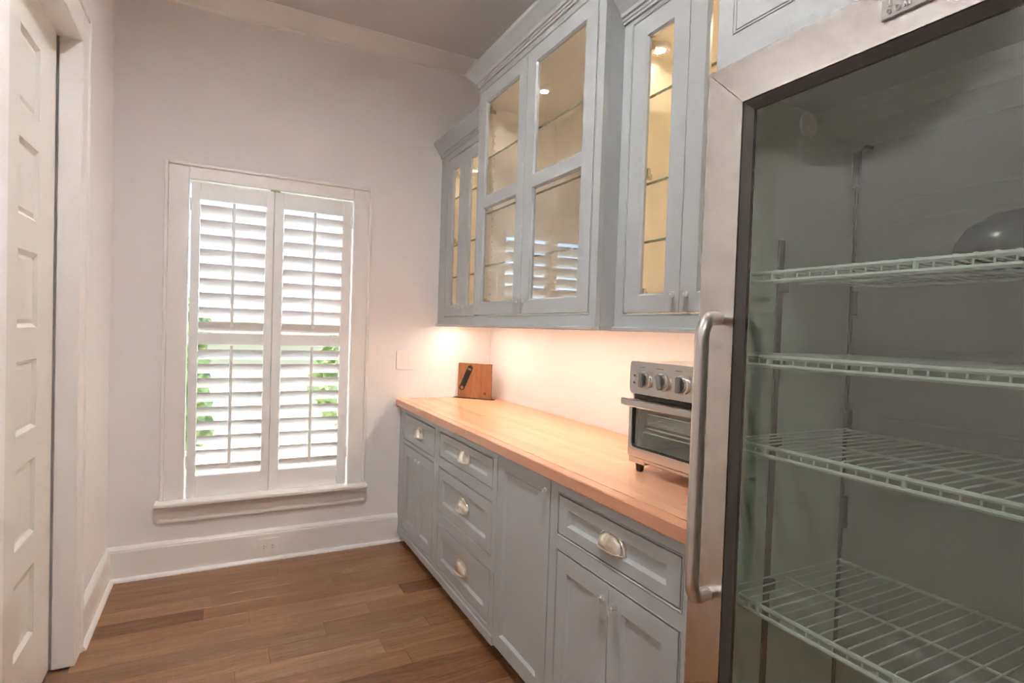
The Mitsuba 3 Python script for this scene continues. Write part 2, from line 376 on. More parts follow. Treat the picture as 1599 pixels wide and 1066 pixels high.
frame = Polygon([(ys_[0], zs[0]), (ys_[-1], zs[0]), (ys_[-1], zs[-1]), (ys_[0], zs[-1])], [[(a, c), (b, c), (b, d), (a, d)] for a, b in cols for c, d in rows])
add('door_1__frame', extr(frame, .013, basis((0, 1, 0), (0, 0, 1), (1, 0, 0), (XD - .013, 0, 0))), 'door_paint')
for a, b in cols:
    for c, d in rows:
        e = .012; g = .016
        add('door_1__panel', loft([(a + .0003, b - .0003, c + .0003, d - .0003, -.0128), (a + .0003, b - .0003, c + .0003, d - .0003, -.0005), (a + e, b - e, c + e, d - e, -.011), (a + e + .004, b - e - .004, c + e + .004, d - e - .004, -.011), (a + e + g, b - e - g, c + e + g, d - e - g, -.007)], OD, close=False, cap=True), 'door_paint')

# ------------------------------------------------------------------ base cabinets

CB = 'cabinet_paint'
def opening_frame(u0, u1, v0, v1, holes, t, X):
    p = Polygon([(u0, v0), (u1, v0), (u1, v1), (u0, v1)], [[(a, c), (b, c), (b, d), (a, d)] for a, b, c, d in holes])
    return extr(p, t, basis((0, 1, 0), (0, 0, 1), (-1, 0, 0), (X + t, 0, 0)))

def bead(u0, u1, v0, v1, X, s=.007):
    O = OR(X)
    return loft([(u0, u1, v0, v1, -.018), (u0, u1, v0, v1, -.0015), (u0 + .0015, u1 - .0015, v0 + .0015, v1 - .0015, -.0015), (u0 + .0025, u1 - .0025, v0 + .0025, v1 - .0025, .0012),
                 (u0 + s - .002, u1 - s + .002, v0 + s - .002, v1 - s + .002, .0012), (u0 + s, u1 - s, v0 + s, v1 - s, -.001), (u0 + s, u1 - s, v0 + s, v1 - s, -.018)], O)

def shaker(key, u0, u1, v0, v1, X, st=.060, rl=None, depth=.010, bev=.010, w0=0.0):
    """Inset door or drawer front: mitred frame with an inner bevel, and a recessed panel of its own."""
    rl = rl or st
    O = OR(X)
    a = (u0 + st, u1 - st, v0 + rl, v1 - rl)
    b = (a[0] + bev, a[1] - bev, a[2] + bev, a[3] - bev)
    c = .0012
    k = add(key, loft([(u0, u1, v0, v1, w0 - .020), (u0, u1, v0, v1, w0 - c), (u0 + c, u1 - c, v0 + c, v1 - c, w0), (*a, w0), (a[0] + .002, a[1] - .002, a[2] + .002, a[3] - .002, w0 - .003), (*b, w0 - depth), (*b, w0 - .020)], O), CB)
    add(k + '__panel', box(X - w0 + depth, X - w0 + .0195, b[0], b[1], b[2], b[3]), CB)
    return k

def crystal_knob(parent, y, z, X):
    M = basis((0, 1, 0), (0, 0, 1), (-1, 0, 0), (X, y, z))
    k = add(parent + '__knob', lathe([(0, .012), (.0075, .012), (.008, .016), (.013, .021), (.0195, .028), (.0205, .032), (.0175, .037), (.011, .040), (0, .0405)], M, 24, flute=(6, .22)), 'crystal')
    add(k + '__stem', lathe([(0, 0), (.010, 0), (.010, .003), (.0055, .005), (.005, .0118), (0, .0118)], M, 20), 'chrome', smooth=40)

def cup_pull(parent, y, z, X, w=.118, h=.050):
    """Half-round bin pull: a dished shell, open below, with a rolled rim and a flat rim plate."""
    us, vs, dp = 29, 13, .027
    V, F = [], []
    zb = z - h * .42
    for j in range(vs):
        t = j / (vs - 1) * math.pi / 2            # 0 at the plate, pi/2 at the middle of the lip
        for i in range(us):
            q = math.pi * i / (us - 1)
            c = math.cos(t) ** .85
            V.append((X - .001 - dp * math.sin(t) ** .8, y + math.cos(q) * w / 2 * c, zb + math.sin(q) * h * c - .004 * math.sin(q * 0) * 0))
    for j in range(vs - 1):
        for i in range(us - 1):
            a = j * us + i
            F += [[a, a + 1, a + us + 1], [a, a + us + 1, a + us]]
    k = add(parent + '__cup_pull', trimesh.Trimesh(np.array(V), np.array(F), process=False), 'nickel', smooth=True)
    rim = [(X - .0028, y + math.cos(q) * (w / 2 + .0025), zb + math.sin(q) * (h + .0025)) for q in np.linspace(0, math.pi, 34)]
    add(k + '__rim', tube(rim, .0042, 8), 'nickel', smooth=40)
    lip = [(X - .001 - dp * math.sin(t) ** .8, y + sg * w / 2 * math.cos(t) ** .85, zb - .0008) for sg, ts in ((1, np.linspace(.0, 1.54, 12)), (-1, np.linspace(1.54, .0, 12))) for t in ts]
    add(k + '__lip', tube(lip, .0032, 8), 'nickel', smooth=40)

def unit_base(label, y0, y1, drawers, doors, zb=.098, zt=.872):
    k = thing('base_cabinet', label, 'cabinet')
    holes = [(a, b, c, d) for a, b, c, d in drawers]
    if doors:
        holes.append((doors[0][0], doors[-1][1], doors[0][2], doors[0][3]))
    add(k + '__carcass', box(XB + .021, XR - .004, y0 + .0006, y1 - .0006, zb, zt), CB)
    add(k + '__face_frame', opening_frame(y0 + .0006, y1 - .0006, zb, zt, holes, .0205, XB), CB)
    for h in holes:
        add(k + '__bead', bead(h[0], h[1], h[2], h[3], XB), CB)
    g = .0108
    for i, (a, b, c, d) in enumerate(drawers):
        dk = shaker(k + '__drawer', a + g, b - g, c + g, d - g, XB, st=.050, rl=.036 if d - c < .2 else .050)
        cup_pull(dk, (a + b) / 2, {0: 0}.get(9, 0) + (c + d) / 2 + .004, XB + (.009 if d - c > .0 else 0), w=.115 if True else 0)
    n = len(doors)
    for i, (a, b, c, d) in enumerate(doors):
        l, r = a + (g if i == 0 else .001), b - (g if i == n - 1 else .001)
        dk = shaker(k + '__door', l, r, c + g, d - g, XB, st=.058)
        crystal_knob(dk, l + .030 if i == n - 1 and n > 1 else r - .030, d - .062, XB)
    add(k + '__base_strip', box(XB - .004, XB + .018, y0 + .0006, y1 - .0006, .055, .0975, .003), CB)
    add(k + '__toe_kick', box(XB + .062, XB + .072, y0 + .0006, y1 - .0006, .0, .0972), CB)
    return k
unit_base('grey base cabinet with one drawer over two doors in the corner by the window', 2.778, D - .003, [(2.812, 3.372, .668, .842)], [(2.812, 3.092, .114, .655), (3.092, 3.372, .114, .655)])
unit_base('grey base cabinet with three stacked drawers and cup pulls', 2.050, 2.777, [(2.088, 2.742, .694, .838), (2.088, 2.742, .410, .653), (2.088, 2.742, .116, .361)], [])
# tall pull-out front, full height between the drawers and the near cabinet
k = thing('pull_out_cabinet', 'grey cabinet front with a single tall plain door, right of the stacked drawers', 'cabinet')
add(k + '__carcass', box(XB + .024, XR - .004, 1.631, 2.0494, .072, .872), CB)
dk = shaker(k + '__door', 1.634, 2.0465, .070, .866, XB - .001, st=.060, rl=.060)
crystal_knob(dk, 1.664, .815, XB - .001)
add(k + '__toe_kick', box(XB + .062, XR - .004, 1.631, 2.0494, .0, .071), CB)
unit_base('grey base cabinet with a wide drawer over two doors, beside the refrigerator', .948, 1.630, [(1.002, 1.587, .684, .833)], [(1.002, 1.2945, .114, .645), (1.2945, 1.587, .114, .645)])

# butcher block counter, glued up of staves
CT0, CT1 = .8725, .914
k = thing('countertop', 'butcher block worktop of orange toned wood along the grey base cabinets', 'countertop')
rng = random.Random(5)
ns = 15; sw = (XR - .002 - XC_F) / ns
for i in range(ns):
    x0 = XC_F + i * sw
    ends = [.948] + sorted(rng.uniform(1.2, 3.2) for _ in range(1)) + [D - .002]
    for j in range(len(ends) - 1):
        b = .0035 if i == 0 else .0003
        add(k + '__stave', box(x0 + .0001, x0 + sw - .0001, ends[j] + .0001, ends[j + 1] - .0001, CT0, CT1, b), 'butcher_%d' % rng.randrange(4))

# ------------------------------------------------------------------ wall cabinets
CROWN = [(0, 0), (.008, 0), (.008, .009), (.013, .011), (.013, .020), (.020, .022), (.022, .031), (.024, .036), (.030, .042), (.040, .056), (.052, .070), (.060, .078), (.062, .084), (.062, .095), (0, .095)]
def crown_for(k, path, z0, sc=1.0):
    add(k + '__crown', crown(path, [(a * sc, z0 + b * sc) for a, b in CROWN]), CB, smooth=25)

def glass_door(key, u0, u1, v0, v1, X, st, rb, rt_, mids=()):
    """Inset door with panes: frame of stiles and rails, an inner bevel to each pane, thin clear glass."""
    t = .021
    ys0, ys1 = u0 + st, u1 - st
    cuts = [v0 + rb] + [m for q in mids for m in q] + [v1 - rt_]
    holes = [(ys0, ys1, cuts[2 * i], cuts[2 * i + 1]) for i in range(len(cuts) // 2)]
    kk = add(key, opening_frame(u0, u1, v0, v1, holes, t, X), CB)
    O = OR(X)
    for a, b, c, d in holes:
        s = .006
        add(kk + '__glazing_bead', loft([(a, b, c, d, -.001), (a + s, b - s, c + s, d - s, -.008), (a + s, b - s, c + s, d - s, -.018), (a, b, c, d, -.018)], O), CB)
        add(kk + '__pane', box(X + .011, X + .014, a + .0005, b - .0005, c + .0005, d - .0005) if False else trimesh.Trimesh([O(a + .001, c + .001, -.012), O(b - .001, c + .001, -.012), O(b - .001, d - .001, -.012), O(a + .001, d - .001, -.012)], [[0, 1, 2], [0, 2, 3]], process=False), 'cabinet_glass')
    return kk

def hinge(parent, y, z, X, s):
    add(parent + '__hinge', cat_([box(X + .024, X + .036, y, y + s * .045, z - .016, z + .016, .002), box(X + .030, X + .075, y - s * .002, y + s * .008, z - .010, z + .010, .002)]), 'hinge_metal')

def wall_cabinet(label, y0, y1, X, zb, zt, zi, door_ys, dz0, dz1, st, mids, shelves, pucks, y_in0, y_in1):
    k = thing('wall_cabinet', label, 'cabinet')
    xb = XR - .004
    ci = 'cabinet_inside'
    S = .018
    # sides, top, bottom and back each a panel; inner linings carry the cream inside
    add(k + '__side', box(X + .0215, xb, y1 - S, y1, zb, zt), CB); add(k + '__side', box(X + .0215, xb, y0, y0 + S, zb, zt), CB)
    add(k + '__lining', box(X + .023, xb - .012, y1 - S - .003, y1 - S - .0002, zb + .02, zi), ci); add(k + '__lining', box(X + .023, xb - .012, y0 + S + .0002, y0 + S + .003, zb + .02, zi), ci)
    add(k + '__back', box(xb - .012, xb, y0 + S, y1 - S, zb + .02, zt - .001), ci)
    add(k + '__bottom', box(X + .0215, xb - .012, y0 + S, y1 - S, zb + .012, zb + .032), ci)
    add(k + '__top', box(X + .0215, xb - .012, y0 + S, y1 - S, zi, zt - .001), ci)
    hole = (door_ys[0][0], door_ys[-1][1], dz0, dz1)
    add(k + '__face_frame', opening_frame(y0, y1, zb, zt, [hole], .021, X), CB)
    add(k + '__bead', bead(*hole, X), CB)
    g = .0108; n = len(door_ys)
    for i, (a, b) in enumerate(door_ys):
        l, r = a + (g if i == 0 else .001), b - (g if i == n - 1 else .001)
        dk = glass_door(k + '__door', l, r, dz0 + g, dz1 - g, X, st, .058, .062, mids)
        crystal_knob(dk, r - .028 if i == 0 else l + .028, dz0 + .066, X)
        hy, s = (l + .0, 1) if i == 0 else (r, -1)
        for hz in (dz0 + .08, (dz0 + dz1) / 2 - .02, dz1 - .10):
            hinge(dk, hy + s * .030, hz, X, s)
    xs0 = X + .045
    for z in shelves:
        sk = add(k + '__shelf', box(xs0 + .001, xb - .014, y0 + S + .005, y1 - S - .005, z - .004, z + .004), 'shelf_glass')
        add(sk + '__front_edge', box(xs0 - .002, xs0 + .001, y0 + S + .005, y1 - S - .005, z - .004, z + .004), 'glass_edge')
    # shelf peg holes up the far side
    ph = [trimesh.creation.icosphere(subdivisions=1, radius=.0026) for _ in range(22)]
    for i, m in enumerate(ph):
        m.apply_translation([X + .085, y1 - S - .003, zb + .16 + i * (zi - zb - .3) / 21])
    add(k + '__peg_holes', cat_(ph), 'peg_hole', kind='stuff')
    for px, py, pw in pucks:
        pk = add(k + '__lamp', lathe([(.020, -.006), (.033, -.006), (.036, -.002), (.036, .010), (.020, .010)], basis((1, 0, 0), (0, 1, 0), (0, 0, 1), (px, py, zi - .0105)), 28), 'chrome', smooth=40)
        disc_light(pk + '__bulb', px, py, zi - .008, .019, PUCK * pw * np.array([1.0, .84, .60]))
    if k != 'wall_cabinet_001':
        ls = add(k + '__added_fill_strip', box(X + .0225, X + .030, y0 + S + .004, y0 + S + .018, zb + .06, zi - .03), 'plate_white')  # added strip, hidden from view, to brighten the cabinet inside evenly
        scene[ls + '__diffuser'] = mikit.ply(box(X + .0302, X + .032, y0 + S + .0045, y0 + S + .0175, zb + .065, zi - .035), 'plate_white', emitter={'type': 'area', 'radiance': {'type': 'rgb', 'value': [float(a) for a in FILL_STRIP * np.array([1.0, .80, .52])]}})
    # light rail under the cabinet front
    add(k + '__light_rail', box(X - .016, X + .020, y0, y1, zb - .016, zb - .0003, .004), CB)
    return k
XU, XUC = 1.256, 1.172
ZB = 1.398
k = wall_cabinet('grey glass-door wall cabinet nearest the window, partly hidden by the middle wall cabinet', 2.7004, D - .002, XU, ZB, 2.47, 2.385, [(2.803, 3.083), (3.083, 3.360)], 1.436, 2.434, .075, (), (2.193, 1.894, 1.693), [(1.40, 3.27, .5), (1.40, 2.95, .5)], 0, 0)
crown_for(k, [(XU, D - .002), (XU, 2.7004)][::-1] if False else [(XU, 2.7004), (XU, D - .002)][::-1], 2.468)
k = wall_cabinet('taller grey wall cabinet in the middle, with four clear panes in its doors, projecting forward', 1.6164, 2.700, XUC, ZB, 2.64, 2.530, [(1.655, 2.183), (2.183, 2.700 - .002)][0:2], 1.436, 2.600, .073, ((1.990, 2.043),), (2.262, 1.974, 1.702), [(1.345, 2.33, .6), (1.345, 1.83, .5)], 0, 0)
add(k + '__light_rail', box(XUC + .0205, XU + .022, 1.6166, 1.632, ZB - .016, ZB - .0003, .004), CB)
crown_for(k, [(XR - .005, 2.7003), (XUC, 2.7003), (XUC, 1.6164), (XR - .005, 1.6164)], 2.622, 1.0)
k = wall_cabinet('grey glass-door wall cabinet next to the refrigerator, brightly lit inside', .972, 1.616, XU, ZB, 2.47, 2.385, [(1.018, 1.298), (1.298, 1.576)], 1.436, 2.456, .068, (), (2.193, 1.894, 1.693), [(1.345, 1.53, .5), (1.40, 1.13, .5)], 0, 0)
crown_for(k, [(XU, 1.6160), (XU, .9720)], 2.468)

# light bars under the wall cabinets
for yc, hl, txt in ((3.06, .34, 'light bar under the wall cabinet in the corner by the window'), (2.16, .44, 'light bar under the middle wall cabinet'), (1.30, .27, 'light bar under the wall cabinet next to the refrigerator')):
    k = thing('under_cabinet_light', txt, 'light')
    add(k + '__housing', box(1.325, 1.375, yc - hl - .01, yc + hl + .01, 1.3905, 1.4095, .003), 'plate_white')
    scene[k + '__diffuser'] = mikit.ply(box(1.332, 1.368, yc - hl, yc + hl, 1.3880, 1.3904), 'plate_white', emitter={'type': 'area', 'radiance': {'type': 'rgb', 'value': [float(a) for a in BAR * (1.2 if yc > 3 else 1) * np.array([1.0, .845, .68])]}})

# ------------------------------------------------------------------ refrigerator with glass door
XF = .940
FY0, FY1, FZ0, FZ1 = .105, .908, .100, 1.948
IY0, IY1, IZ0, IZ1 = .196, .814, .22, 1.857
R_ = thing('refrigerator', 'tall stainless steel refrigerator with a clear glass door and wire shelves', 'refrigerator')
OF = OR(XF)
t = .045
def mitred(key, quad_o, quad_i, mat='steel_upright'):
    """One mitred piece of the door frame: outer edge a-b, inner edge c-d in (y, z)."""
    p = [quad_o[0], quad_o[1], quad_i[1], quad_i[0]]
    m = extr(Polygon(p).buffer(-.0004), t, basis((0, 1, 0), (0, 0, 1), (1, 0, 0), (XF, 0, 0)))
    add(key, m, mat, uv=np.array(m.vertices)[:, [1, 2]])
dk = R_ + '__door'
scene_door = add(dk, loft([(IY0, IY1, IZ0, IZ1, -.004), (IY0, IY1, IZ0, IZ1, -.022), (IY0 + .018, IY1 - .018, IZ0 + .018, IZ1 - .018, -.022), (IY0 + .018, IY1 - .018, IZ0 + .018, IZ1 - .018, -.014), (IY0 + .004, IY1 - .004, IZ0 + .004, IZ1 - .004, -.006)], OF), 'gasket_black')
labels[dk] = {'label': 'black gasket around the glass of the door'}
mitred(dk + '__stile', [(FY1, FZ0), (FY1, FZ1)], [(IY1, IZ0), (IY1, IZ1)])
mitred(dk + '__stile', [(FY0, FZ0), (FY0, FZ1)], [(IY0, IZ0), (IY0, IZ1)])
mitred(dk + '__rail', [(FY0, FZ1), (FY1, FZ1)], [(IY0, IZ1), (IY1, IZ1)], 'steel_across')
mitred(dk + '__rail', [(FY0, FZ0), (FY1, FZ0)], [(IY0, IZ0), (IY1, IZ0)], 'steel_across')
g0 = (IY0 + .010, IY1 - .010, IZ0 + .010, IZ1 - .010)
add(dk + '__glass', trimesh.Trimesh([OF(g0[0], g0[2], -.016), OF(g0[1], g0[2], -.016), OF(g0[1], g0[3], -.016), OF(g0[0], g0[3], -.016)], [[0, 1, 2], [0, 2, 3]], process=False), 'fridge_glass')
# handle: bent steel bar
hx, hy = XF - .066, .828
rr = .045
pts = [(XF, hy + .018, 1.413), (XF - .02, hy + .012, 1.413)]
pts = [(XF + .002, .853, 1.413), (XF - .012, .852, 1.413)]
for q in np.linspace(0, math.pi / 2, 9):
    pts.append((XF - .021 - rr * math.sin(q), .850 - .016 * math.sin(q), 1.413 - rr * (1 - math.cos(q))))
for s in np.linspace(.05, .95, 8):
    pts.append((hx, .834, 1.368 - s * (1.368 - .866)))
for q in np.linspace(math.pi / 2, 0, 9):
    pts.append((XF - .021 - rr * math.sin(q), .850 - .016 * math.sin(q), .821 + rr * (1 - math.cos(q))))
pts += [(XF - .012, .852, .821), (XF + .002, .853, .821)]
add(dk + '__handle', tube(pts, .0145, 16), 'steel', smooth=60)
# badge with raised letters
bk = add(dk + '__badge', box(XF - .006, XF - .0003, .335, .542, 1.890, 1.9445, .001), 'knob_face')
def letter(ch, y, z, h):
    m = meshkit.text_mesh(ch, h, .0024, bold=True)
    m.apply_transform(basis((0, -1, 0), (0, 0, 1), (-1, 0, 0), (XF - .006, y, z)))
    return m
for i, ch in enumerate('COM'):
    add(bk + '__letter', letter(ch, .5345 - .0132 * i, 1.8965, .0085), 'chrome')
add(bk + '__letter', letter('I', .5325, 1.909, .012), 'chrome')
# cabinet body: shell, liner walls, lip
BX0, BX1 = XF + t + .004, 1.60
LX1, LY1, LY0, LZ0, LZ1 = 1.42, .860, .153, .26, 1.892
add(R_ + '__body', cat_([box(BX0, BX1, LY1, FY1 - .004, .10, FZ1 - .005), box(BX0, BX1, FY0 + .004, LY0, .10, FZ1 - .005), box(LX1, BX1, LY0, LY1, .10, FZ1 - .005), box(BX0, LX1, LY0, LY1, .10, LZ0), box(BX0, LX1, LY0, LY1, LZ1 + .02, FZ1 - .005)]), 'fridge_liner')
add(R_ + '__side_wall_lit_tone', box(BX0 + .013, LX1 - .001, LY1 - .0012, LY1 - .0001, LZ0 + .001, LZ1 + .0185), 'fridge_liner_lit_tone')  # thin liner sheet, painted paler for the stronger light on this wall
labels[R_ + '__body'] = {'label': 'pale grey inside of the refrigerator'}
add(R_ + '__lip', box(BX0 - .0005, BX0 + .03, LY1 - .062, LY1 - .0005, LZ0, LZ1), 'fridge_lip') if False else add(R_ + '__lip', box(BX0 - .003, BX0 + .012, LY1 - .040, LY1 + .0, LZ0, LZ1 + .019, .003), 'fridge_lip')
add(R_ + '__base_grille', box(BX0 - .02, BX0 + .3, FY0 + .004, FY1 - .004, .012, .094, .004), 'steel')
# fan housing under the top, rounded in front
prof = [(1.13, LZ1 + .018), (1.13, 1.935)] + [(1.13 + .22 * (1 - math.cos(q)), 1.935 - .05 * math.sin(q)) for q in np.linspace(.2, math.pi / 2, 8)] + [(LX1 - .0005, 1.885), (LX1 - .0005, LZ1 + .018)]
prof = [(1.20, 1.9115), (1.20, 1.885), (1.215, 1.850), (1.25, 1.835), (1.415, 1.835), (1.4195, 1.9115)]
prof = [(1.24, 1.9115), (1.25, 1.888), (1.28, 1.868), (1.33, 1.860), (LX1 - .0005, 1.860), (LX1 - .0005, 1.9115)]
add(R_ + '__fan_housing', extr(prof, LY1 - LY0 - .002, basis((1, 0, 0), (0, 0, 1), (0, 1, 0), (0, LY0 + .001, 0))), 'fridge_lip')
add(R_ + '__lamp_lens', lathe([(0, .010), (.020, .009), (.028, .004), (.030, 0), (0, 0)], basis((1, 0, 0), (0, 0, 1), (0, -1, 0), (1.212, LY1 - .0012, 1.876)), 32), 'plate_white', smooth=50)
for x in (1.128, 1.405):
    s = .018 if x < 1.3 else .010
    add(R_ + '__shelf_standard', box(x, x + s, LY1 - .006, LY1 - .0005, .30, 1.78 if x > 1.3 else 1.60, .001), 'fridge_standard')
add(R_ + '__hook', cat_([box(1.392, 1.402, LY1 - .018, LY1 - .0005, 1.76, 1.845, .001), tube([(1.397, LY1 - .012, 1.843), (1.397, LY1 - .030, 1.852), (1.397, LY1 - .045, 1.846)], .004, 8)]), 'fridge_standard')
for za, zb2 in ((1.44, 1.50), (1.13, 1.20), (.90, .98)):
    add(R_ + '__back_clip', box(1.400, 1.4195, LY1 - .014, LY1 - .0065, za, zb2, .001), 'fridge_standard')
# shallow ribs pressed in the back panel
for z in (1.716, 1.662, 1.355, 1.19, 1.02):
    add(R_ + '__back_rib', box(LX1 - .004, LX1 - .0003, LY0 + .08, LY1 - .09, z - .004, z + .004, .0015), 'fridge_liner')
def wire_shelf(z, label=None):
    y0, y1, x0, x1 = LY0 + .012, LY1 - .014, 1.000, 1.400
    ms = []
    k = add(R_ + '__shelf', cat_([tube([(x0, y0, z), (x0, y1, z)], .0048, 8), tube([(x1, y0, z), (x1, y1, z)], .004, 8), tube([(x0 + .19, y0, z - .006), (x0 + .19, y1, z - .006)], .003, 6)]), 'fridge_wire', smooth=40)
    add(k + '__front_bar', cat_([tube([(x0 - .002, y0, z - .0175), (x0 - .002, y1, z - .0175)], .0045, 8)] + [tube([(x0 - .001, y, z - .0175), (x0, y, z)], .0045, 8) for y in (y0 + .004, (y0 + y1) / 2, y1 - .075, y1 - .004)]), 'fridge_wire', smooth=40)
    n = 27
    for i in range(n):
        y = y0 + (y1 - y0) * i / (n - 1)
        ms.append(tube([(x0 - .002, y, z - .0125), (x0 + .001, y, z + .005), (x0 + .006, y, z + .0055), (x1, y, z + .0045)], .0019, 5))
    add(k + '__cross_wires', cat_(ms), 'fridge_wire', kind='stuff')
    add(k + '__clip', cat_([box(1.120, 1.152, LY1 - .016, LY1 - .0062, z - .028, z - .004, .001)]), 'fridge_standard')
for z in (1.508, 1.335, 1.150, .820):
    wire_shelf(z)
bowl = lathe([(0, 0), (.105, 0), (.108, .012), (.104, .035), (.088, .062), (.060, .080), (.030, .087), (0, .089)], basis((1, 0, 0), (0, 1, 0), (0, 0, 1), (1.20, .43, 1.5155)), 40)
add('bowl', bowl, 'dark_bowl', smooth=50, label='dark green rounded bowl upturned on the top wire shelf of the refrigerator', cat='bowl')

# tall grey surround and cabinet above the refrigerator
XP = 1.000
k = thing('over_fridge_cabinet', 'grey cabinet and side panel built around and above the steel refrigerator', 'cabinet')
add(k + '__side_panel', box(XP + .021, XR - .004, .913, .946, 0, 2.62), CB)
add(k + '__side_panel', box(XP + .021, XR - .004, .060, .098, 0, 2.62), CB)
add(k + '__face_frame', opening_frame(.062, .944, 1.955, 2.62, [(.100, .902, 2.047, 2.56)], .0205, XP), CB)
add(k + '__bead', bead(.100, .902, 2.047, 2.56, XP), CB)
shaker(k + '__door', .1085, .4995, 2.0555, 2.5515, XP, st=.06)
shaker(k + '__door', .5015, .8935, 2.0555, 2.5515, XP, st=.06)
add(k + '__valance', box(XP - .003, XP - .0002, .100, .902, 1.956, 2.003, .0008), CB)
add(k + '__carcass', box(XP + .024, XR - .004, .0985, .9125, 1.953, 2.61), CB)
crown_for(k, [(XR - .004, .946), (XP, .946), (XP, .060)], 2.60)

# ------------------------------------------------------------------ toaster oven
k = thing('toaster_oven', 'stainless steel toaster oven with three dials and a glass door', 'toaster oven')
TX, TY1, TY0, TXB = 1.236, 1.486, 1.075, 1.545
add(k + '__body', cat_([box(TX + .010, TXB, TY1 - .008, TY1, .962, 1.283, .003), box(TX + .010, TXB, TY0, TY0 + .008, .962, 1.283, .003), box(TX + .010, TXB, TY0 + .008, TY1 - .008, 1.270, 1.283, .002), box(TXB - .01, TXB, TY0 + .008, TY1 - .008, .962, 1.270), box(TX + .010, TXB, TY0 + .008, TY1 - .008, .962, .972)]), 'oven_steel')
pp = rrect(TY0 + .001, TY1 - .001, 1.1765, 1.284, .014)
add(k + '__control_panel', extr(pp, .030, basis((0, 1, 0), (0, 0, 1), (-1, 0, 0), (TX + .024, 0, 0))), 'oven_steel')
add(k + '__panel_shadow_gap', box(TX + .012, TX + .05, TY0 + .004, TY1 - .004, 1.160, 1.1762), 'black_plastic')
wy0, wy1, wz0, wz1 = TY0 + .016, 1.470, .996, 1.140
door = Polygon([(TY0 + .001, .9655), (TY1 - .001, .9655), (TY1 - .001, 1.1585), (TY0 + .001, 1.1585)], [list(rrect(wy0, wy1, wz0, wz1, .014).exterior.coords)])
dk = add(k + '__door', extr(door, .014, basis((0, 1, 0), (0, 0, 1), (-1, 0, 0), (TX + .010, 0, 0))), 'oven_steel')
add(dk + '__window_rim', extr(rrect(wy0, wy1, wz0, wz1, .014).difference(rrect(wy0 + .004, wy1 - .004, wz0 + .004, wz1 - .004, .011)), .012, basis((0, 1, 0), (0, 0, 1), (-1, 0, 0), (TX + .0095, 0, 0))), 'black_plastic')
gl = rrect(wy0 + .004, wy1 - .004, wz0 + .004, wz1 - .004, .011)
tv, tf = trimesh.creation.triangulate_polygon(gl, engine='earcut')
add(dk + '__window', trimesh.Trimesh([(TX + .004, a, b) for a, b in tv], tf, process=False), 'oven_glass')
add(dk + '__handle', box(TX - .034, TX - .020, TY0 - .004, 1.496, 1.1345, 1.1595, .003), 'oven_steel')
add(dk + '__handle_bracket', cat_([box(TX - .021, TX - .003, y, y + .02, 1.139, 1.155, .002) for y in (TY0 + .02, 1.452)]), 'oven_steel')
for ky in (1.406, 1.323, 1.240):
    M = basis((0, 1, 0), (0, 0, 1), (-1, 0, 0), (TX - .006, ky, 1.226))
    dl = add(k + '__dial', lathe([(0, 0), (.030, 0), (.030, .004), (.027, .008), (.0235, .009), (.0225, .013), (0, .013)], M, 36), 'chrome', smooth=35)
    a = {1.406: .0, 1.323: -.25, 1.240: .0}[ky]
    g = box(-.0085, .0085, -.024, .024, .013, .028, .004); g.apply_transform(trimesh.transformations.rotation_matrix(a, [0, 0, 1])); g.apply_transform(M)
    add(dl + '__grip', g, 'knob_face')
    add(dl + '__disc', lathe([(0, .0131), (.020, .0131), (.019, .0145), (0, .0145)], M, 28), 'knob_face')
    add(k + '__legend', box(TX - .0066, TX - .006, ky + .004, ky + .034, 1.2645, 1.2665), 'print_gray')
for bz in (1.236, 1.213):
    add(k + '__indicator', lathe([(0, 0), (.0085, 0), (.008, .003), (0, .0035)], basis((0, 1, 0), (0, 0, 1), (-1, 0, 0), (TX - .006, 1.459, bz)), 20), 'oven_steel', smooth=40)
    add(k + '__symbol', box(TX - .0102, TX - .0094, 1.454, 1.462, bz - .003, bz + .003), 'black_plastic')
add(k + '__liner', cat_([box(TX + .03, TXB - .014, TY1 - .016, TY1 - .0085, .973, 1.158), box(TX + .03, TXB - .014, TY0 + .0085, TY0 + .016, .973, 1.158), box(TXB - .022, TXB - .0105, TY0 + .016, TY1 - .016, .973, 1.158), box(TX + .012, TXB - .022, TY0 + .016, TY1 - .016, .9725, .976), box(TX + .051, TXB - .022, TY0 + .016, TY1 - .016, 1.155, 1.159)]), 'oven_liner')
bx0, bx1, by0, by1 = TX + .035, TX + .24, TY0 + .04, 1.437
ms = []
for i in range(45):
    y = by0 + (by1 - by0) * i / 44
    ms.append(tube([(bx0, y, 1.072), (bx0, y, 1.106)], .0008, 4)); ms.append(tube([(bx0, y, 1.072), (bx1, y, 1.072)], .0008, 4))
for j in range(5):
    ms.append(tube([(bx0, by0, 1.072 + .007 * j), (bx0, by1, 1.072 + .007 * j)], .0008, 4))
for j in range(24):
    x = bx0 + (bx1 - bx0) * j / 23
    ms.append(tube([(x, by0, 1.072), (x, by1, 1.072)], .0008, 4))
add(k + '__basket', cat_(ms), 'fridge_wire')
add(k + '__basket__rim', cat_([tube([(bx0, by0, 1.108), (bx0, by1, 1.108)], .002, 6), tube([(bx0, by1, 1.108), (bx1, by1, 1.108)], .002, 6)]), 'fridge_wire', smooth=40)
add(k + '__rack', cat_([tube([(TX + .030, TY0 + .03, 1.046), (TX + .030, 1.440, 1.046), (TX + .030, 1.449, 1.043), (TX + .030, 1.452, 1.030)], .0022, 6)] + [tube([(TX + .030, TY0 + .05 + .04 * i, 1.046), (TX + .26, TY0 + .05 + .04 * i, 1.046)], .0014, 5) for i in range(9)]), 'fridge_wire', smooth=40)
add(k + '__tray', box(TX + .03, TX + .27, TY0 + .03, 1.448, 1.057, 1.0655, .002), 'oven_steel')
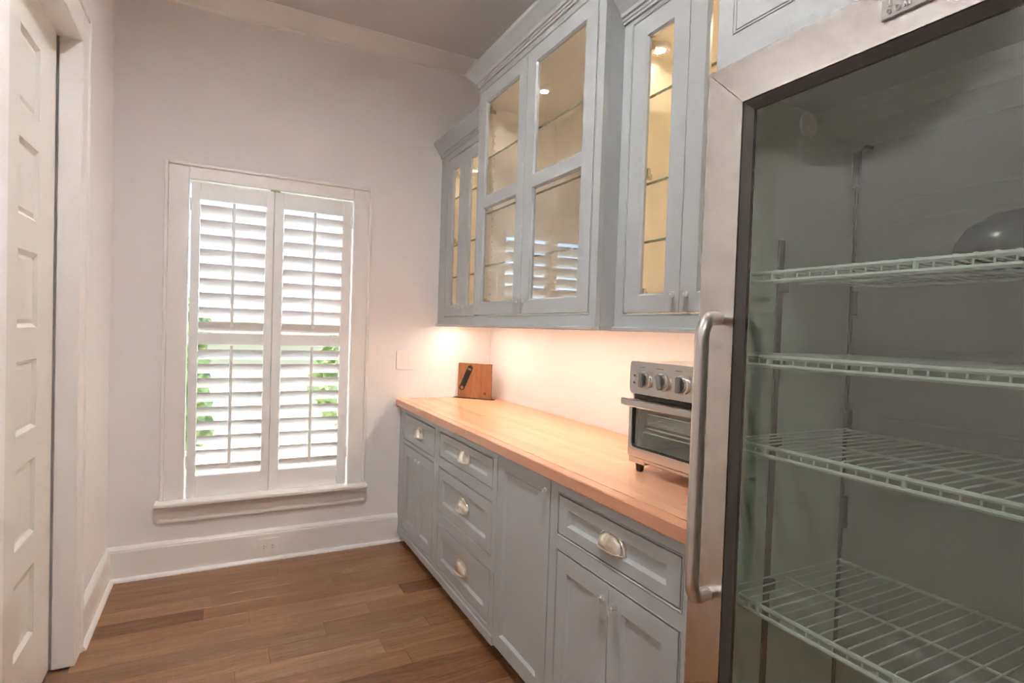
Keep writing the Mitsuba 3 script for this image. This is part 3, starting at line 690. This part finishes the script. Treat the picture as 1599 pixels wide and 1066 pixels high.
add(k + '__base', cat_([box(TX - .001, TXB - .01, 1.405, TY1 - .002, .943, .9645, .003), box(TX - .001, TX + .02, TY0 + .002, 1.405, .952, .9645, .003), box(TX + .03, TXB - .01, TY0 + .002, 1.405, .950, .9617, .002)]), 'oven_steel')
for fx, fy in ((TX + .022, 1.450), (TX + .022, TY0 + .035), (TXB - .04, 1.450), (TXB - .04, TY0 + .035)):
    add(k + '__foot', lathe([(0, 0), (.010, 0), (.0115, .003), (.016, .029), (0, .029)], basis((1, 0, 0), (0, 1, 0), (0, 0, 1), (fx, fy, CT1)), 20), 'black_plastic', smooth=40)

# ------------------------------------------------------------------ knife block board and bottle opener in the corner
k = thing('knife_block', 'upright dark wood knife block on a thin base plate in the corner of the counter', 'knife block')
a0, a1 = np.array([1.408, 3.445]), np.array([1.566, 3.272])
ud = (a1 - a0) / np.linalg.norm(a1 - a0); nd = np.array([ud[1], -ud[0]])
if nd.dot([1, 1]) < 0: nd = -nd        # towards the corner
L = np.linalg.norm(a1 - a0)
MB = lambda w=0.0, z=0.0: basis((ud[0], ud[1], 0), (0, 0, 1), (nd[0], nd[1], 0), (a0[0] + nd[0] * w, a0[1] + nd[1] * w, CT1 + z))
def kbox(u0, u1, z0, z1, w0, w1, b=.002):
    m = box(u0, u1, z0, z1, w0, w1, b); m.apply_transform(MB())
    if m.volume < 0: m.invert()
    return m
strips = [0, .055, .098, .128, .168, L]
for i in range(5):
    add(k + '__board', kbox(strips[i] + .0002, strips[i + 1] - .0002, .0045, .232, -.012, .012, .0012), 'block_wood')
add(k + '__base_plate', kbox(-.028, L + .020, 0.0003, .0042, -.024, .034, .001), 'black_metal')
add(k + '__emblem', kbox(L - .047, L - .030, .030, .047, -.0126, -.0121, 0), 'emblem_dark')
labels[k + '__emblem'] = {'label': 'small dark square mark'}
cut = kbox
# bottle opener on the board's face
bo = np.array([.030, .070]); to = np.array([.085, .200])
dv = to - bo; Lb = np.linalg.norm(dv); dv /= Lb
from shapely.geometry import LineString, Point, box as sbox
body = LineString([bo, to]).buffer(.0185, quad_segs=10)
hole1 = Point(*bo).buffer(.0125)
up_ = to - dv * .008
hole2 = LineString([up_ - np.array([-dv[1], dv[0]]) * .008, up_ + np.array([-dv[1], dv[0]]) * .008]).buffer(.0068)
op = body.difference(hole1).difference(hole2)
m = extr(op, .003, MB(-.0153))
add('bottle_opener', m, 'black_metal', label='black flat bottle opener stuck slanting on the knife block', cat='bottle opener')

# ------------------------------------------------------------------ switch plate and outlet
k = thing('light_switch', 'white double rocker switch plate on the wall left of the counter', 'light switch')
add(k + '__plate', box(.990, 1.117, D - .007, D - .0003, 1.100, 1.218, .003), 'plate_white')
for x in (1.020, 1.062):
    rk = box(x, x + .033, D - .0105, D - .0072, 1.126, 1.192, .0015)
    add(k + '__rocker', rk, 'plate_white')
k = thing('outlet', 'white double wall outlet set sideways in the baseboard under the window', 'outlet')
add(k + '__plate', box(.202, .324, D - .027, D - .0203, .034, .129, .003), 'plate_white')
for x in (.241, .285):
    sk = add(k + '__socket', extr(Point(x, .081).buffer(.0155).intersection(sbox(x - .0155, .068, x + .0155, .094)), .0015, basis((1, 0, 0), (0, 0, 1), (0, -1, 0), (0, D - .0270, 0))), 'plate_white')
    add(sk + '__slots', cat_([box(x - .006, x + .002, D - .0291, D - .0283, .087, .0895), box(x - .006, x + .002, D - .0291, D - .0283, .0735, .076), box(x + .006, x + .0105, D - .0291, D - .0283, .079, .0835)]), 'slot_dark')

# ------------------------------------------------------------------ recessed ceiling lamps
def downlight(x, y, label, grp=None):
    k = thing('ceiling_light', label, 'ceiling light', grp)
    add(k + '__trim_ring', lathe([(.066, -.004), (.088, -.004), (.090, 0), (.066, 0)], basis((1, 0, 0), (0, 1, 0), (0, 0, 1), (x, y, CZ - .0005)), 36), 'plate_white', smooth=40)
    add(k + '__can', lathe([(.0700, 0), (.0722, 0), (.0722, .118), (0, .118), (0, .114), (.0700, .114)], basis((1, 0, 0), (0, 1, 0), (0, 0, 1), (x, y, CZ)), 32), 'can_grey')
    disc_light(k + '__lamp', x, y, CZ + .008, .066, DOWN * WARM)
downlight(*LAMPS[0], 'round recessed ceiling light over the middle of the pantry')
downlight(*LAMPS[1], 'round recessed ceiling light behind the camera in the pantry')

# ------------------------------------------------------------------ outside the window
add('lawn', box(-14, 14, D + .25, 26, -.75, -.6), 'lawn_green', label='green lawn outside the window', cat='lawn', kind='stuff')
def bush(x, y, r, h, seed, label, name='shrub'):
    m = trimesh.creation.icosphere(subdivisions=4)
    v = m.vertices
    m.vertices = v * (0.75 + 0.5 * meshkit.fbm(v * 2.2 + seed * 3.1, 3, seed))[:, None] * (0.9 + 0.25 * meshkit.noise(v * 14 + seed, seed))[:, None] * np.array([r, r, h / 2]) + np.array([x, y, -.58 + h * .56])
    m.vertices[:, 2] -= m.vertices[:, 2].min() + .5995
    add(name, m, 'leaf_green', label=label, cat=name)
bush(-1.0, 7.2, .85, 2.3, 1, 'leafy green shrub outside, seen through the left louvers')
bush(2.1, 8.4, .85, 1.9, 2, 'leafy green shrub outside, seen through the right louvers')
bush(4.4, 11.5, 1.2, 3.0, 3, 'larger green shrub further off to the right outside')
